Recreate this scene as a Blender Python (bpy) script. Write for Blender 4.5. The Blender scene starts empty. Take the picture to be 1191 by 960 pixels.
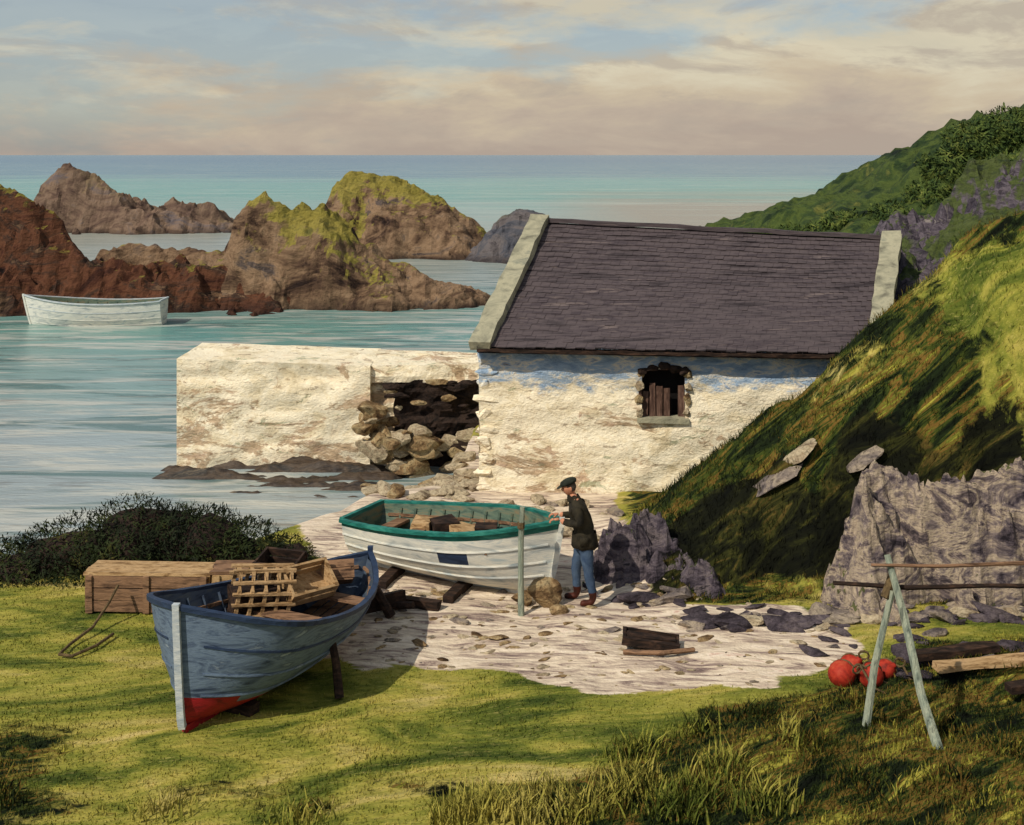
import bpy, bmesh, math, random
import numpy as np
from mathutils import Vector, Matrix
random.seed(7); np.random.seed(7)
scene=bpy.context.scene
WATER=-1.0

# ------------------------------------------------------------ helpers
def srgb(r,g,b,k=1.0):
    o=[]
    for c in (r,g,b):
        c/=255.0
        o.append((c/12.92 if c<=.04045 else ((c+.055)/1.055)**2.4)*k)
    return (o[0],o[1],o[2],1.0)

def _h(ix,iy,iz,seed):
    n=(ix*374761393+iy*668265263+iz*2147483647+seed*974711)&0xffffffff
    n=((n^(n>>13))*1274126177)&0xffffffff
    n=(n^(n>>16))
    return (n&0xffffff)/float(0xffffff)
def vnoise(x,y,z,seed=0):
    x=np.asarray(x,float);y=np.asarray(y,float)+0*x;z=np.asarray(z,float)+0*x
    xi=np.floor(x).astype(np.int64);yi=np.floor(y).astype(np.int64);zi=np.floor(z).astype(np.int64)
    fx=x-xi;fy=y-yi;fz=z-zi
    fx=fx*fx*(3-2*fx);fy=fy*fy*(3-2*fy);fz=fz*fz*(3-2*fz)
    r=0
    for a in (0,1):
        for b in (0,1):
            for c in (0,1):
                w=(fx if a else 1-fx)*(fy if b else 1-fy)*(fz if c else 1-fz)
                r=r+w*_h(xi+a,yi+b,zi+c,seed)
    return r*2-1
def fbm(x,y,z=0.0,seed=0,o=4):
    r=0;a=1;t=0;f=1
    for i in range(o):
        r=r+a*vnoise(np.asarray(x)*f,np.asarray(y)*f,np.asarray(z)*f,seed+i*17);t+=a;a*=.5;f*=2.03
    return r/t
def ridged(x,y,z=0.0,seed=0,o=4):
    r=0;a=1;t=0;f=1
    for i in range(o):
        r=r+a*(1-2*np.abs(vnoise(np.asarray(x)*f,np.asarray(y)*f,np.asarray(z)*f,seed+i*17)));t+=a;a*=.5;f*=2.1
    return r/t
def sst(a,b,x):
    t=np.clip((np.asarray(x,float)-a)/(b-a),0,1);return t*t*(3-2*t)

def empty(name,loc=(0,0,0)):
    e=bpy.data.objects.new(name,None);e.location=loc;e.empty_display_size=.3
    scene.collection.objects.link(e);return e
def obj(name,verts,faces,mats=None,parent=None,smooth=False,mi=None):
    me=bpy.data.meshes.new(name)
    me.from_pydata([tuple(map(float,v)) for v in verts],[],[tuple(int(i) for i in f) for f in faces]);me.update()
    o=bpy.data.objects.new(name,me);scene.collection.objects.link(o)
    if mats:
        for m in (mats if isinstance(mats,(list,tuple)) else [mats]): me.materials.append(m)
    if mi is not None: me.polygons.foreach_set('material_index',list(mi))
    if smooth: me.polygons.foreach_set('use_smooth',[True]*len(me.polygons))
    if parent: o.parent=parent
    return o
class MB:
    def __init__(s): s.v=[];s.f=[];s.m=[]
    def add(s,v,f,m=0):
        o=len(s.v);s.v+= [tuple(p) for p in v];s.f+=[tuple(i+o for i in q) for q in f];s.m+=[m]*len(f)
    def box(s,c,size,rot=None,m=0,jit=0.0):
        hx,hy,hz=size[0]/2,size[1]/2,size[2]/2
        R=rot if rot else Matrix.Identity(3)
        vs=[]
        for x,y,z in ((-1,-1,-1),(1,-1,-1),(1,1,-1),(-1,1,-1),(-1,-1,1),(1,-1,1),(1,1,1),(-1,1,1)):
            p=R@Vector((x*hx+random.uniform(-jit,jit),y*hy+random.uniform(-jit,jit),z*hz+random.uniform(-jit,jit)))
            vs.append((p.x+c[0],p.y+c[1],p.z+c[2]))
        s.add(vs,[(0,3,2,1),(4,5,6,7),(0,1,5,4),(1,2,6,5),(2,3,7,6),(3,0,4,7)],m)
    def beam(s,p0,p1,w,h,m=0,jit=0.0,n=1):
        p0=Vector(p0);p1=Vector(p1)
        s.sweep([p0.lerp(p1,i/n) for i in range(n+1)],w,h,m,jit)
    def sweep(s,pts,w,h,m=0,jit=0.0):
        pts=[Vector(p) for p in pts];n=len(pts);vs=[]
        for i,p in enumerate(pts):
            d=(pts[min(i+1,n-1)]-pts[max(i-1,0)]).normalized()
            up=Vector((0,0,1)) if abs(d.z)<.9 else Vector((0,1,0))
            side=d.cross(up).normalized();u=side.cross(d).normalized()
            for a,b in ((-1,-1),(1,-1),(1,1),(-1,1)):
                q=p+side*(a*w/2)+u*(b*h/2)+Vector([random.uniform(-jit,jit) for _ in range(3)])
                vs.append(tuple(q))
        fs=[(0,1,2,3),tuple(4*(n-1)+k for k in (3,2,1,0))]
        for i in range(n-1):
            for k in range(4):
                fs.append((4*i+k,4*(i+1)+k,4*(i+1)+(k+1)%4,4*i+(k+1)%4))
        s.add(vs,fs,m)
    def tube(s,pts,radii,m=0,seg=8,jit=0.0):
        pts=[Vector(p) for p in pts];n=len(pts);vs=[]
        for i,p in enumerate(pts):
            d=(pts[min(i+1,n-1)]-pts[max(i-1,0)]).normalized()
            up=Vector((0,0,1)) if abs(d.z)<.8 else Vector((0,1,0))
            a=d.cross(up).normalized();b=a.cross(d).normalized()
            r=radii[i] if isinstance(radii,(list,tuple)) else radii
            for k in range(seg):
                t=2*math.pi*k/seg;rr=r*(1+random.uniform(-jit,jit))
                vs.append(tuple(p+a*(rr*math.cos(t))+b*(rr*math.sin(t))))
        fs=[tuple(range(seg)),tuple(reversed(range((n-1)*seg,n*seg)))]
        for i in range(n-1):
            for k in range(seg):
                fs.append((i*seg+k,(i+1)*seg+k,(i+1)*seg+(k+1)%seg,i*seg+(k+1)%seg))
        s.add(vs,fs,m)
    def make(s,name,mats,parent=None,smooth=False):
        o=obj(name,s.v,s.f,mats,parent,smooth,s.m)
        bm=bmesh.new();bm.from_mesh(o.data);bmesh.ops.recalc_face_normals(bm,faces=bm.faces);bm.to_mesh(o.data);bm.free()
        return o

# ------------------------------------------------------------ materials
class NT:
    def __init__(s,name):
        s.m=bpy.data.materials.new(name);s.m.use_nodes=True;s.t=s.m.node_tree;s.t.nodes.clear()
        s.out=s.t.nodes.new('ShaderNodeOutputMaterial');s.b=s.t.nodes.new('ShaderNodeBsdfPrincipled')
        s.t.links.new(s.b.outputs[0],s.out.inputs[0]);s.geo=s.t.nodes.new('ShaderNodeNewGeometry')
        s.pos=s.geo.outputs['Position']
    def link(s,a,b): s.t.links.new(a,b)
    def mapping(s,scale=(1,1,1),rot=(0,0,0),src=None,loc=(0,0,0)):
        n=s.t.nodes.new('ShaderNodeMapping');n.inputs['Scale'].default_value=scale;n.inputs['Rotation'].default_value=rot
        n.inputs['Location'].default_value=loc
        s.link(src or s.pos,n.inputs[0]);return n.outputs[0]
    def strokes(s,rot,scale,loc=(0,0,0)):
        return s.mapping(scale,(0,0,0),s.mapping((1,1,1),rot),loc)
    def noise(s,vec,scale=1,detail=5,rough=.6,dist=0):
        n=s.t.nodes.new('ShaderNodeTexNoise');n.inputs['Scale'].default_value=scale;n.inputs['Detail'].default_value=min(detail,5)
        n.inputs['Roughness'].default_value=rough;n.inputs['Distortion'].default_value=dist
        s.link(vec,n.inputs['Vector']);return n.outputs['Fac']
    def ramp(s,fac,stops,interp='LINEAR'):
        n=s.t.nodes.new('ShaderNodeValToRGB');n.color_ramp.interpolation=interp;e=n.color_ramp.elements
        while len(e)<len(stops): e.new(.5)
        for i,(p,c) in enumerate(stops):
            e[i].position=p;e[i].color=c if isinstance(c,tuple) else (c,c,c,1)
        s.link(fac,n.inputs[0]);return n.outputs[0]
    def mix(s,f,a,b,mode='MIX'):
        n=s.t.nodes.new('ShaderNodeMix');n.data_type='RGBA';n.blend_type=mode
        for sock,v in ((n.inputs[0],f),(n.inputs[6],a),(n.inputs[7],b)):
            if hasattr(v,'links'): s.link(v,sock)
            else: sock.default_value=v
        return n.outputs[2]
    def math(s,op,a,b=0.0,clamp=False):
        n=s.t.nodes.new('ShaderNodeMath');n.operation=op;n.use_clamp=clamp
        for sock,v in ((n.inputs[0],a),(n.inputs[1],b)):
            if hasattr(v,'links'): s.link(v,sock)
            else: sock.default_value=v
        return n.outputs[0]
    def rng(s,f,a,b):
        mr=s.t.nodes.new('ShaderNodeMapRange');mr.inputs[1].default_value=a;mr.inputs[2].default_value=b
        s.link(f,mr.inputs[0]);return mr.outputs[0]
    def sep(s,v):
        n=s.t.nodes.new('ShaderNodeSeparateXYZ');s.link(v,n.inputs[0]);return n.outputs
    def bump(s,h,strength=.3,dist=.05):
        n=s.t.nodes.new('ShaderNodeBump');n.inputs['Strength'].default_value=strength;n.inputs['Distance'].default_value=dist
        s.link(h,n.inputs['Height']);s.link(n.outputs[0],s.b.inputs['Normal'])
    def fin(s,col,rough=.85,spec=.2):
        if hasattr(col,'links'): s.link(col,s.b.inputs['Base Color'])
        else: s.b.inputs['Base Color'].default_value=col
        s.b.inputs['Roughness'].default_value=rough;s.b.inputs['Specular IOR Level'].default_value=spec
        return s.m
def spread(cols,lo=.3,hi=.7):
    n=len(cols);return [(lo+(hi-lo)*i/(n-1),c) for i,c in enumerate(cols)]
def nmat(name,cols,scale=3,stretch=(1,1,1),rough=.85,spec=.2,bs=.3,bd=.03,bscale=14,dist=.5,lo=.32,hi=.68,detail=5,rot=(0,0,0)):
    n=NT(name);v=n.mapping(stretch,rot)
    f=n.noise(v,scale,detail,.62,dist);col=n.ramp(f,spread(cols,lo,hi))
    n.bump(n.noise(v,bscale,4,.65,.3),bs,bd)
    return n.fin(col,rough,spec)

def ground_mat():
    n=NT('ground_grass')
    att=n.t.nodes.new('ShaderNodeAttribute');att.attribute_name='zone';z=n.t.nodes.new('ShaderNodeSeparateColor')
    n.link(att.outputs['Color'],z.inputs[0])
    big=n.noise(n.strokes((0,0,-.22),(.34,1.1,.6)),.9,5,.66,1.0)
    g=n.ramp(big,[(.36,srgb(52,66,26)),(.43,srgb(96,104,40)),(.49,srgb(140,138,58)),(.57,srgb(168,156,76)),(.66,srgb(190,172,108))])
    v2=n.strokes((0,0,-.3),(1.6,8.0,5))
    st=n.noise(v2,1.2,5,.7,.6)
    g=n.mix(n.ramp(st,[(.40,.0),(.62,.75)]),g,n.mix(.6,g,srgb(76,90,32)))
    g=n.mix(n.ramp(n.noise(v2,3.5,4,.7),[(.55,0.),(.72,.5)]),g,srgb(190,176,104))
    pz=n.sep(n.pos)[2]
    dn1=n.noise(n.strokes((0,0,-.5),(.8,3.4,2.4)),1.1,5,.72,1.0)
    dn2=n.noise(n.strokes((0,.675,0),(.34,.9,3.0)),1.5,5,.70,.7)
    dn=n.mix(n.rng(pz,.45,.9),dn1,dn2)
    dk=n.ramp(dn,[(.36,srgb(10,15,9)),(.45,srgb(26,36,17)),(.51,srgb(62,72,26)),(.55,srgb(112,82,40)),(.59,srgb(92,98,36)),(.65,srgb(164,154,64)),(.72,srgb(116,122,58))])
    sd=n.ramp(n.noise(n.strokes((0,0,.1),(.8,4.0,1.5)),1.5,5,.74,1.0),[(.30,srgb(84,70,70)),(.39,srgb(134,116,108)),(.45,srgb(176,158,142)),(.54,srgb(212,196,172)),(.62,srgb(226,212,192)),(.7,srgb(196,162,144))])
    bank_shade=n.ramp(n.noise(n.strokes((0,.675,0),(.5,1.0,2.6)),1.4,5,.72,.8),[(.36,srgb(8,10,7)),(.50,srgb(22,24,12)),(.58,srgb(48,50,20)),(.63,srgb(78,64,32)),(.70,srgb(94,98,38))])  # dark earth tones paint in the shade of the bank face
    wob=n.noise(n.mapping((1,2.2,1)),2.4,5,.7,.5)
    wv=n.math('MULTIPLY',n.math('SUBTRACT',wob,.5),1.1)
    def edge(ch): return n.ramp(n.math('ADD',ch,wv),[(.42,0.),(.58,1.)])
    c=n.mix(edge(z.outputs[1]),g,dk);c=n.mix(edge(z.outputs[0]),c,sd);c=n.mix(edge(z.outputs[2]),c,bank_shade)
    n.bump(n.noise(n.mapping((1,1.6,1)),9,4,.7,.5),.6,.06)
    return n.fin(c,.95,.1)
M_ground=ground_mat()

def rock_mat(name,cols,moss,mossamt=.55,scale=.35,bscale=1.6,bd=.3,wet=True,mlo=.45):
    n=NT(name);v=n.mapping((1,1,1.9),(0,.5,.4))
    c=n.ramp(n.noise(v,scale,5,.72,.8),spread(cols,.33,.66))
    nz=n.sep(n.geo.outputs['Normal'])[2];pz=n.sep(n.pos)[2]
    m=n.math('ADD',nz,n.math('MULTIPLY',n.math('SUBTRACT',n.noise(n.mapping((1,1,1),(0,0,0)),scale*.5,5,.6,.5),.5),3.4))
    if wet: m=n.math('ADD',m,n.math('MULTIPLY',n.math('SUBTRACT',n.math('MINIMUM',pz,4.0),2.2),.17))
    mc=n.ramp(n.noise(v,scale*3,4,.7),spread(moss,.35,.65))
    c=n.mix(n.ramp(m,[(mlo+.1,0.),(mlo+.25,mossamt)]),c,mc)
    if wet:
        wz=n.math('ADD',pz,n.math('MULTIPLY',n.noise(v,scale*3,4),.9))
        c=n.mix(n.rng(wz,-.80,.0),srgb(34,26,25),c)
    n.bump(n.noise(v,bscale,5,.75,.4),.85,bd)
    return n.fin(c,.9,.15)
M_reef=rock_mat('reef_rock',[srgb(36,26,24),srgb(76,58,46),srgb(112,90,70),srgb(138,114,90),srgb(84,74,70)],[srgb(104,100,40),srgb(142,132,60),srgb(86,88,40)],.85,mlo=.55)
M_reef_red=rock_mat('reef_rock_red',[srgb(24,16,15),srgb(68,40,30),srgb(96,62,44),srgb(54,42,36),srgb(126,98,74)],[srgb(98,94,38),srgb(134,124,54),srgb(76,80,36)],.85,mlo=.58)
M_reef_grey=rock_mat('reef_rock_grey',[srgb(44,46,54),srgb(76,78,86),srgb(104,98,98),srgb(60,56,60)],[srgb(84,84,60),srgb(96,96,80)],.4)
M_reef_far=rock_mat('reef_rock_far',[srgb(52,40,40),srgb(92,74,64),srgb(122,102,86),srgb(96,88,90)],[srgb(108,96,66),srgb(130,112,84)],.5,.2,1.0,mlo=.7)
M_outcrop=rock_mat('outcrop_rock',[srgb(40,36,46),srgb(76,70,80),srgb(104,96,104),srgb(60,54,64),srgb(136,128,124)],[srgb(38,56,24),srgb(76,90,34),srgb(52,64,28)],.85,.9,5,.12,False,mlo=.35)
M_ledge=rock_mat('ledge_rock',[srgb(34,30,36),srgb(78,70,76),srgb(122,110,106),srgb(176,160,138),srgb(104,92,92),srgb(60,54,58)],[srgb(38,48,22),srgb(76,84,34),srgb(52,60,26)],.85,1.5,9,.07,False,mlo=.85)
M_ledge_dk=rock_mat('ledge_rock_dark',[srgb(26,24,28),srgb(58,52,60),srgb(88,80,88),srgb(116,106,108),srgb(50,46,52)],[srgb(34,44,20),srgb(66,76,30),srgb(46,54,24)],.85,2.2,10,.07,False,mlo=.8)
def stone(name,cols,scale=2.2):
    n=NT(name);v=n.mapping((1,1,1.4),(0,.2,.3))
    c=n.ramp(n.noise(v,scale,5,.72,.8),spread(cols,.32,.68))
    sp=n.noise(v,scale*7,4,.7,.3);c=n.mix(n.ramp(sp,[(.35,.55),(.5,0.)]),c,srgb(40,36,34))
    n.bump(n.noise(v,8,5,.75,.4),.9,.07);return n.fin(c,.95,.1)
M_stone=stone('field_stone',[srgb(66,60,62),srgb(102,94,92),srgb(134,122,112),srgb(164,150,130),srgb(104,96,88)])
M_stone_dark=stone('shadow_stone',[srgb(30,26,30),srgb(58,52,58),srgb(84,76,82),srgb(110,100,100)])
M_stone_lit=stone('pale_stone',[srgb(116,100,82),srgb(160,144,118),srgb(186,172,144),srgb(146,128,104),srgb(200,188,162)])
M_stone_brown=stone('quay_rubble',[srgb(46,34,26),srgb(104,82,58),srgb(146,122,88),srgb(172,154,118),srgb(70,52,38)])
M_stone_black=stone('black_stone',[srgb(14,12,12),srgb(34,28,26),srgb(60,48,42),srgb(24,20,20)])

def whitewash(name,eave_shade=False,ruin=.0):
    n=NT(name)
    v=n.mapping((1,1,1.5))
    base=n.ramp(n.noise(v,1.3,5,.7,.8),[(.3,srgb(200,184,150)),(.42,srgb(230,216,184)),(.52,srgb(242,232,206)),(.62,srgb(236,222,192)),(.75,srgb(212,190,166))])
    patch=n.noise(n.mapping((1,1,2.2),loc=(3,1,0)),.62,5,.82,.6)
    stc=n.ramp(n.noise(n.mapping((1,1,2.6)),3.0,5,.6,.3),[(.3,srgb(96,74,56)),(.42,srgb(150,122,92)),(.54,srgb(190,162,130)),(.64,srgb(176,142,118)),(.75,srgb(124,114,108))])
    pz=n.sep(n.pos)[2]
    low=n.math('MULTIPLY',n.math('SUBTRACT',1.2,pz),.045)
    c=n.mix(n.ramp(n.math('ADD',patch,n.math('ADD',low,ruin)),[(.565,0.),(.61,.8)]),base,stc)
    gp=n.noise(n.mapping((1,1,2.2),loc=(8,2,4)),1.1,5,.75,.5)
    c=n.mix(n.ramp(gp,[(.60,0.),(.65,.6)]),c,srgb(120,134,100))
    jt=n.noise(n.mapping((1.2,1.2,4.5),loc=(1,7,2)),3.0,4,.6,.6)
    c=n.mix(n.ramp(jt,[(.61,0.),(.66,.6)]),c,srgb(134,108,84))
    if eave_shade:
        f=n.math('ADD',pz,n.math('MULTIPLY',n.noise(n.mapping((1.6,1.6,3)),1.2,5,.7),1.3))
        blue=n.ramp(n.noise(n.mapping((1,1,3)),2.2,5,.7,.6),[(.35,srgb(120,144,172)),(.50,srgb(156,176,196)),(.58,srgb(214,206,188)),(.63,srgb(154,172,194)),(.74,srgb(104,88,70))])  # eave shadow painted into the upper wall as blue
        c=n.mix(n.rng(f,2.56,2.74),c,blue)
    h=n.math('ADD',n.math('MULTIPLY',n.noise(n.mapping((1,1,2.2)),3.2,4,.6,.6),.8),n.noise(v,14,4,.7,.4))
    n.bump(h,.7,.055)
    return n.fin(c,.92,.1)
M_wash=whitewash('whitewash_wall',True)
M_wash_pier=whitewash('whitewash_quay',False,.0)

M_slate=nmat('roof_slate',[srgb(42,36,39),srgb(68,61,64),srgb(86,77,79),srgb(60,53,58),srgb(106,95,93)],1.0,(.8,4.5,9),.85,.2,.35,.02,12,.4)
M_cement=nmat('cement_coping',[srgb(104,102,88),srgb(140,138,118),srgb(162,158,134),srgb(122,124,110)],2.5,bscale=16,bs=.6)
M_wood=nmat('weathered_wood',[srgb(60,44,34),srgb(110,84,64),srgb(142,110,84),srgb(96,76,62)],2.2,(1.2,6,9),bscale=9,bs=.5,bd=.02)
M_wood_tan=nmat('tan_wood',[srgb(104,78,50),srgb(156,126,88),srgb(182,152,112),srgb(130,104,74)],2.4,(2,5,7),bscale=9,bs=.5,bd=.02)
M_wood_dark=nmat('dark_wood',[srgb(18,14,12),srgb(44,32,26),srgb(74,54,42)],3,(2,4,6),bscale=12)
M_board=nmat('window_board',[srgb(46,32,28),srgb(88,66,56),srgb(120,96,84)],3,(6,6,1),bscale=12)
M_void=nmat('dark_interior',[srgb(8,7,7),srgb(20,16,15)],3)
M_wood_grey=nmat('grey_post_wood',[srgb(84,92,84),srgb(128,138,124),srgb(156,162,142),srgb(96,102,92)],3,(5,5,1),bscale=14,bs=.6)
def paintmat(name,cols,scale=2.5,stretch=(1,1,4),rough=.55,spec=.3,bs=.35):
    return nmat(name,cols,scale,stretch,rough,spec,bs,.015,16,.9)
M_blue=paintmat('blue_hull_paint',[srgb(44,58,80),srgb(78,94,116),srgb(102,120,140),srgb(68,84,108),srgb(138,152,162)],1.9,(1,1,4.5))
M_bluein=paintmat('blue_inside_paint',[srgb(34,44,60),srgb(60,74,94),srgb(80,88,92)],2.5)
M_bluedk=paintmat('dark_blue_paint',[srgb(24,36,58),srgb(44,62,90)],3)
M_red=paintmat('red_antifouling',[srgb(104,18,26),srgb(150,26,34),srgb(122,24,30)],3)
M_white=paintmat('white_hull_paint',[srgb(150,160,162),srgb(198,200,194),srgb(220,218,206),srgb(176,188,190)],1.8,(1,1,4))
M_whitestem=paintmat('stem_white_paint',[srgb(150,164,176),srgb(206,210,208)],5)
M_teal=paintmat('teal_paint',[srgb(14,74,68),srgb(24,104,94),srgb(56,134,120)],3)
M_inside=paintmat('boat_inside',[srgb(44,66,60),srgb(86,104,88),srgb(120,104,76)],3)
M_rope=nmat('rope',[srgb(60,48,34),srgb(110,92,62)],20)
M_buoy=nmat('buoy_red',[srgb(100,24,16),srgb(160,46,30),srgb(176,76,50)],7,rough=.65,spec=.2,bs=.3)

def sea():
    n=NT('sea_water');p=n.sep(n.pos)
    lg=n.math('LOGARITHM',n.math('MAXIMUM',p[1],1.0),10.0)
    wv=n.noise(n.mapping((.012,.05,1)),1.0,5,.65,.6)
    fac=n.math('ADD',n.math('DIVIDE',lg,4.0),n.math('MULTIPLY',n.math('SUBTRACT',wv,.5),.10))
    c=n.ramp(fac,[(.30,srgb(134,140,136)),(.36,srgb(150,164,168)),(.405,srgb(120,152,150)),(.43,srgb(92,142,136)),(.46,srgb(134,152,150)),(.50,srgb(150,156,148)),
                  (.545,srgb(136,164,158)),(.58,srgb(94,156,146)),(.625,srgb(108,160,154)),(.66,srgb(84,126,146)),(.78,srgb(80,118,146)),(1.0,srgb(100,130,150))])
    near=n.ramp(fac,[(.44,1.),(.5,0.35)])
    s1=n.noise(n.mapping((.10,.55,1)),1.1,5,.7,.9)
    c=n.mix(n.math('MULTIPLY',n.ramp(s1,[(.52,0.),(.61,.75)]),near),c,srgb(64,100,98))
    s2=n.noise(n.mapping((.13,.8,1),loc=(5,3,0)),1.3,5,.72,.7)
    c=n.mix(n.math('MULTIPLY',n.ramp(s2,[(.49,0.),(.60,.9)]),near),c,srgb(184,186,178))
    s3=n.noise(n.mapping((.16,1.3,1),loc=(9,6,0)),1.1,5,.72,.7)
    c=n.mix(n.math('MULTIPLY',n.ramp(s3,[(.59,0.),(.66,.6)]),near),c,srgb(94,86,78))
    sx=n.math('MULTIPLY',n.ramp(n.math('MULTIPLY',p[0],.01),[(.03,0.),(.16,1.)]),n.ramp(fac,[(.50,0.),(.53,1.),(.56,1.),(.60,0.)]))
    c=n.mix(n.math('MULTIPLY',sx,.9),c,srgb(150,138,118))
    ft=n.noise(n.mapping((.02,.16,1)),1.4,5,.7,.5)
    c=n.mix(n.math('MULTIPLY',n.ramp(ft,[(.52,0.),(.64,.65)]),n.ramp(fac,[(.5,0.),(.56,1.),(.72,1.),(.78,0.)])),c,srgb(170,186,174))
    n.bump(n.math('ADD',n.noise(n.mapping((.5,1.7,1)),1.0,5,.65,.4),n.math('MULTIPLY',n.noise(n.mapping((2,6,1)),1.6,4,.6),.3)),.6,.13)
    return n.fin(c,.25,.28)
M_sea=sea()

# ------------------------------------------------------------ terrain
def seg_dist_poly(px,py,poly):
    d=np.full(px.shape,1e9);ins=np.zeros(px.shape,bool);n=len(poly)
    for i in range(n):
        ax,ay=poly[i];bx,by=poly[(i+1)%n]
        ex,ey=bx-ax,by-ay
        t=np.clip(((px-ax)*ex+(py-ay)*ey)/(ex*ex+ey*ey),0,1)
        d=np.minimum(d,np.hypot(px-ax-t*ex,py-ay-t*ey))
        c=((ay>py)!=(by>py))&(px<(bx-ax)*(py-ay)/((by-ay) if by!=ay else 1e-9)+ax)
        ins^=c
    return np.where(ins,d,-d)
SLIP=[(-2.5,15.3),(-1.7,14.85),(-.4,14.75),(.9,14.1),(3.0,14.2),(4.3,15.0),(4.6,16.2),(3.6,16.9),(1.9,18.0),(2.0,23.5),(-.6,27),(-5.2,26.5),(-3.9,21.0),(-3.0,18.8),(-2.5,17.2)]
DARK=[(.7,12.2),(1.4,12.8),(2.2,13.7),(3.6,14.3),(5,15.0),(8,16.3),(14,16.3),(14,8),(-.6,8),(.2,11.4)]
def shoreY(x):
    return np.interp(x,[-60,-12,-6,-4.6,-3.6,-2.6,-1.2,-.6,9,10,20,60],[17,18.2,18.9,19.2,21,22.6,23.4,32,33,36,38,40])
def front(x): return 17.0+.45*fbm(x*.9,0*x,0,11,3)-sst(7,14,x)*1.0
def height(x,y):
    x=np.asarray(x,float);y=np.asarray(y,float)
    d=shoreY(x)-y+ .35*fbm(x*.8,y*.8,0,3,3)
    wid=np.interp(x,[-6,-4,-2.5,-1],[1.8,2.4,4.0,4.0])
    z=-2.2+2.2*sst(-wid*1.0,wid*.15,d)
    crest=np.interp(x,[1.4,1.9,2.3,3.55,5.5,6.7,7.7,10,14,60],[0,.22,.55,1.5,2.95,4.1,5.0,5.6,6.0,7])
    fr=front(x)
    pr=np.interp(y-fr,[0,.4,.8,1.3,2.1,3.0],[0,.34,.58,.82,1.0,1.0])
    back=1-(1-sst(7.2,9.5,x))*sst(19.7,21.3,y)*.95
    back=back*(1-.97*sst(20.5,27,y))
    z=z+crest*pr*back
    z=z+.05*fbm(x*1.3,y*1.3,0,5,3)+.42*pr*sst(2,4,x)*ridged(x*.55+y*.3,y*.8-x*.3,0,8,5)*back-.10*pr*sst(2,4,x)*back
    z=z+.22*sst(0,1.2,seg_dist_poly(x,y,DARK))*(.7+.9*fbm(x*.9,y*.9,0,21,3))
    return z
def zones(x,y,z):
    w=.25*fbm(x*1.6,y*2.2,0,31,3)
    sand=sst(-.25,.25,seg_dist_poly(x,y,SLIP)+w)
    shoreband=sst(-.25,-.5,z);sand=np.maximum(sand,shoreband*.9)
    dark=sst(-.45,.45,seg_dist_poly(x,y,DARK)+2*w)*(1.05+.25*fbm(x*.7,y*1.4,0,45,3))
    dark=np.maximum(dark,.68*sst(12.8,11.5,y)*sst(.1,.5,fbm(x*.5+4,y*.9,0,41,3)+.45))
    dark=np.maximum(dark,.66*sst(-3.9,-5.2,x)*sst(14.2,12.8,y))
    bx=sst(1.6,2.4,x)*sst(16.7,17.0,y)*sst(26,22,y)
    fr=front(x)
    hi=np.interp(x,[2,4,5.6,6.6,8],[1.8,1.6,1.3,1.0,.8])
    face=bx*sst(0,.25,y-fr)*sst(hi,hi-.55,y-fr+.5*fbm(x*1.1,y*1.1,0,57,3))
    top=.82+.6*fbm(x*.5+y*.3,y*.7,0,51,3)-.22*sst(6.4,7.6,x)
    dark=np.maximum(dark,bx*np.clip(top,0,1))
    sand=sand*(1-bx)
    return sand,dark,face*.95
def setzone(me,x,y,z):
    s,d,e=zones(x,y,z)
    a=me.color_attributes.new('zone','FLOAT_COLOR','POINT')
    a.data.foreach_set('color',np.stack([s,d,e,np.ones_like(s)],1).astype(np.float32).ravel())
xs=np.concatenate([np.arange(-60,-10,1.5),np.arange(-10,10,.08),np.arange(10,16,.25),np.arange(16,62,1.5)])
ys=np.concatenate([np.arange(-12,10,1.0),np.arange(10,24,.07),np.arange(24,44,.3)])
X,Y=np.meshgrid(xs,ys);Xf,Yf=X.ravel(),Y.ravel();Zf=height(Xf,Yf)
nx,ny=len(xs),len(ys)
idx=np.arange(nx*ny).reshape(ny,nx)
F=np.stack([idx[:-1,:-1],idx[:-1,1:],idx[1:,1:],idx[1:,:-1]],-1).reshape(-1,4)
def fastmesh(name,V,F,mat,smooth=True,parent=None):
    me=bpy.data.meshes.new(name);k=F.shape[1]
    me.vertices.add(len(V));me.vertices.foreach_set('co',V.astype(np.float32).ravel())
    me.loops.add(F.size);me.loops.foreach_set('vertex_index',F.astype(np.int32).ravel())
    me.polygons.add(len(F));me.polygons.foreach_set('loop_start',np.arange(0,F.size,k,dtype=np.int32))
    me.polygons.foreach_set('loop_total',np.full(len(F),k,dtype=np.int32))
    me.update(calc_edges=True);me.validate()
    me.polygons.foreach_set('use_smooth',[smooth]*len(F))
    me.materials.append(mat);o=bpy.data.objects.new(name,me);scene.collection.objects.link(o)
    if parent:o.parent=parent
    return o
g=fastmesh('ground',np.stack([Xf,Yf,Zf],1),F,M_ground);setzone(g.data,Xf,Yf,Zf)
s=12000
obj('sea',[(-s,14,WATER),(s,14,WATER),(s,16000,WATER),(-s,16000,WATER)],[(0,1,2,3)],M_sea)
M_bed=nmat('seabed_sand',[srgb(90,84,70),srgb(120,112,96)],1)
obj('seabed',[(-s,-900,-2.6),(s,-900,-2.6),(s,16000,-2.6),(-s,16000,-2.6)],[(0,1,2,3)],M_bed)

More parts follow.
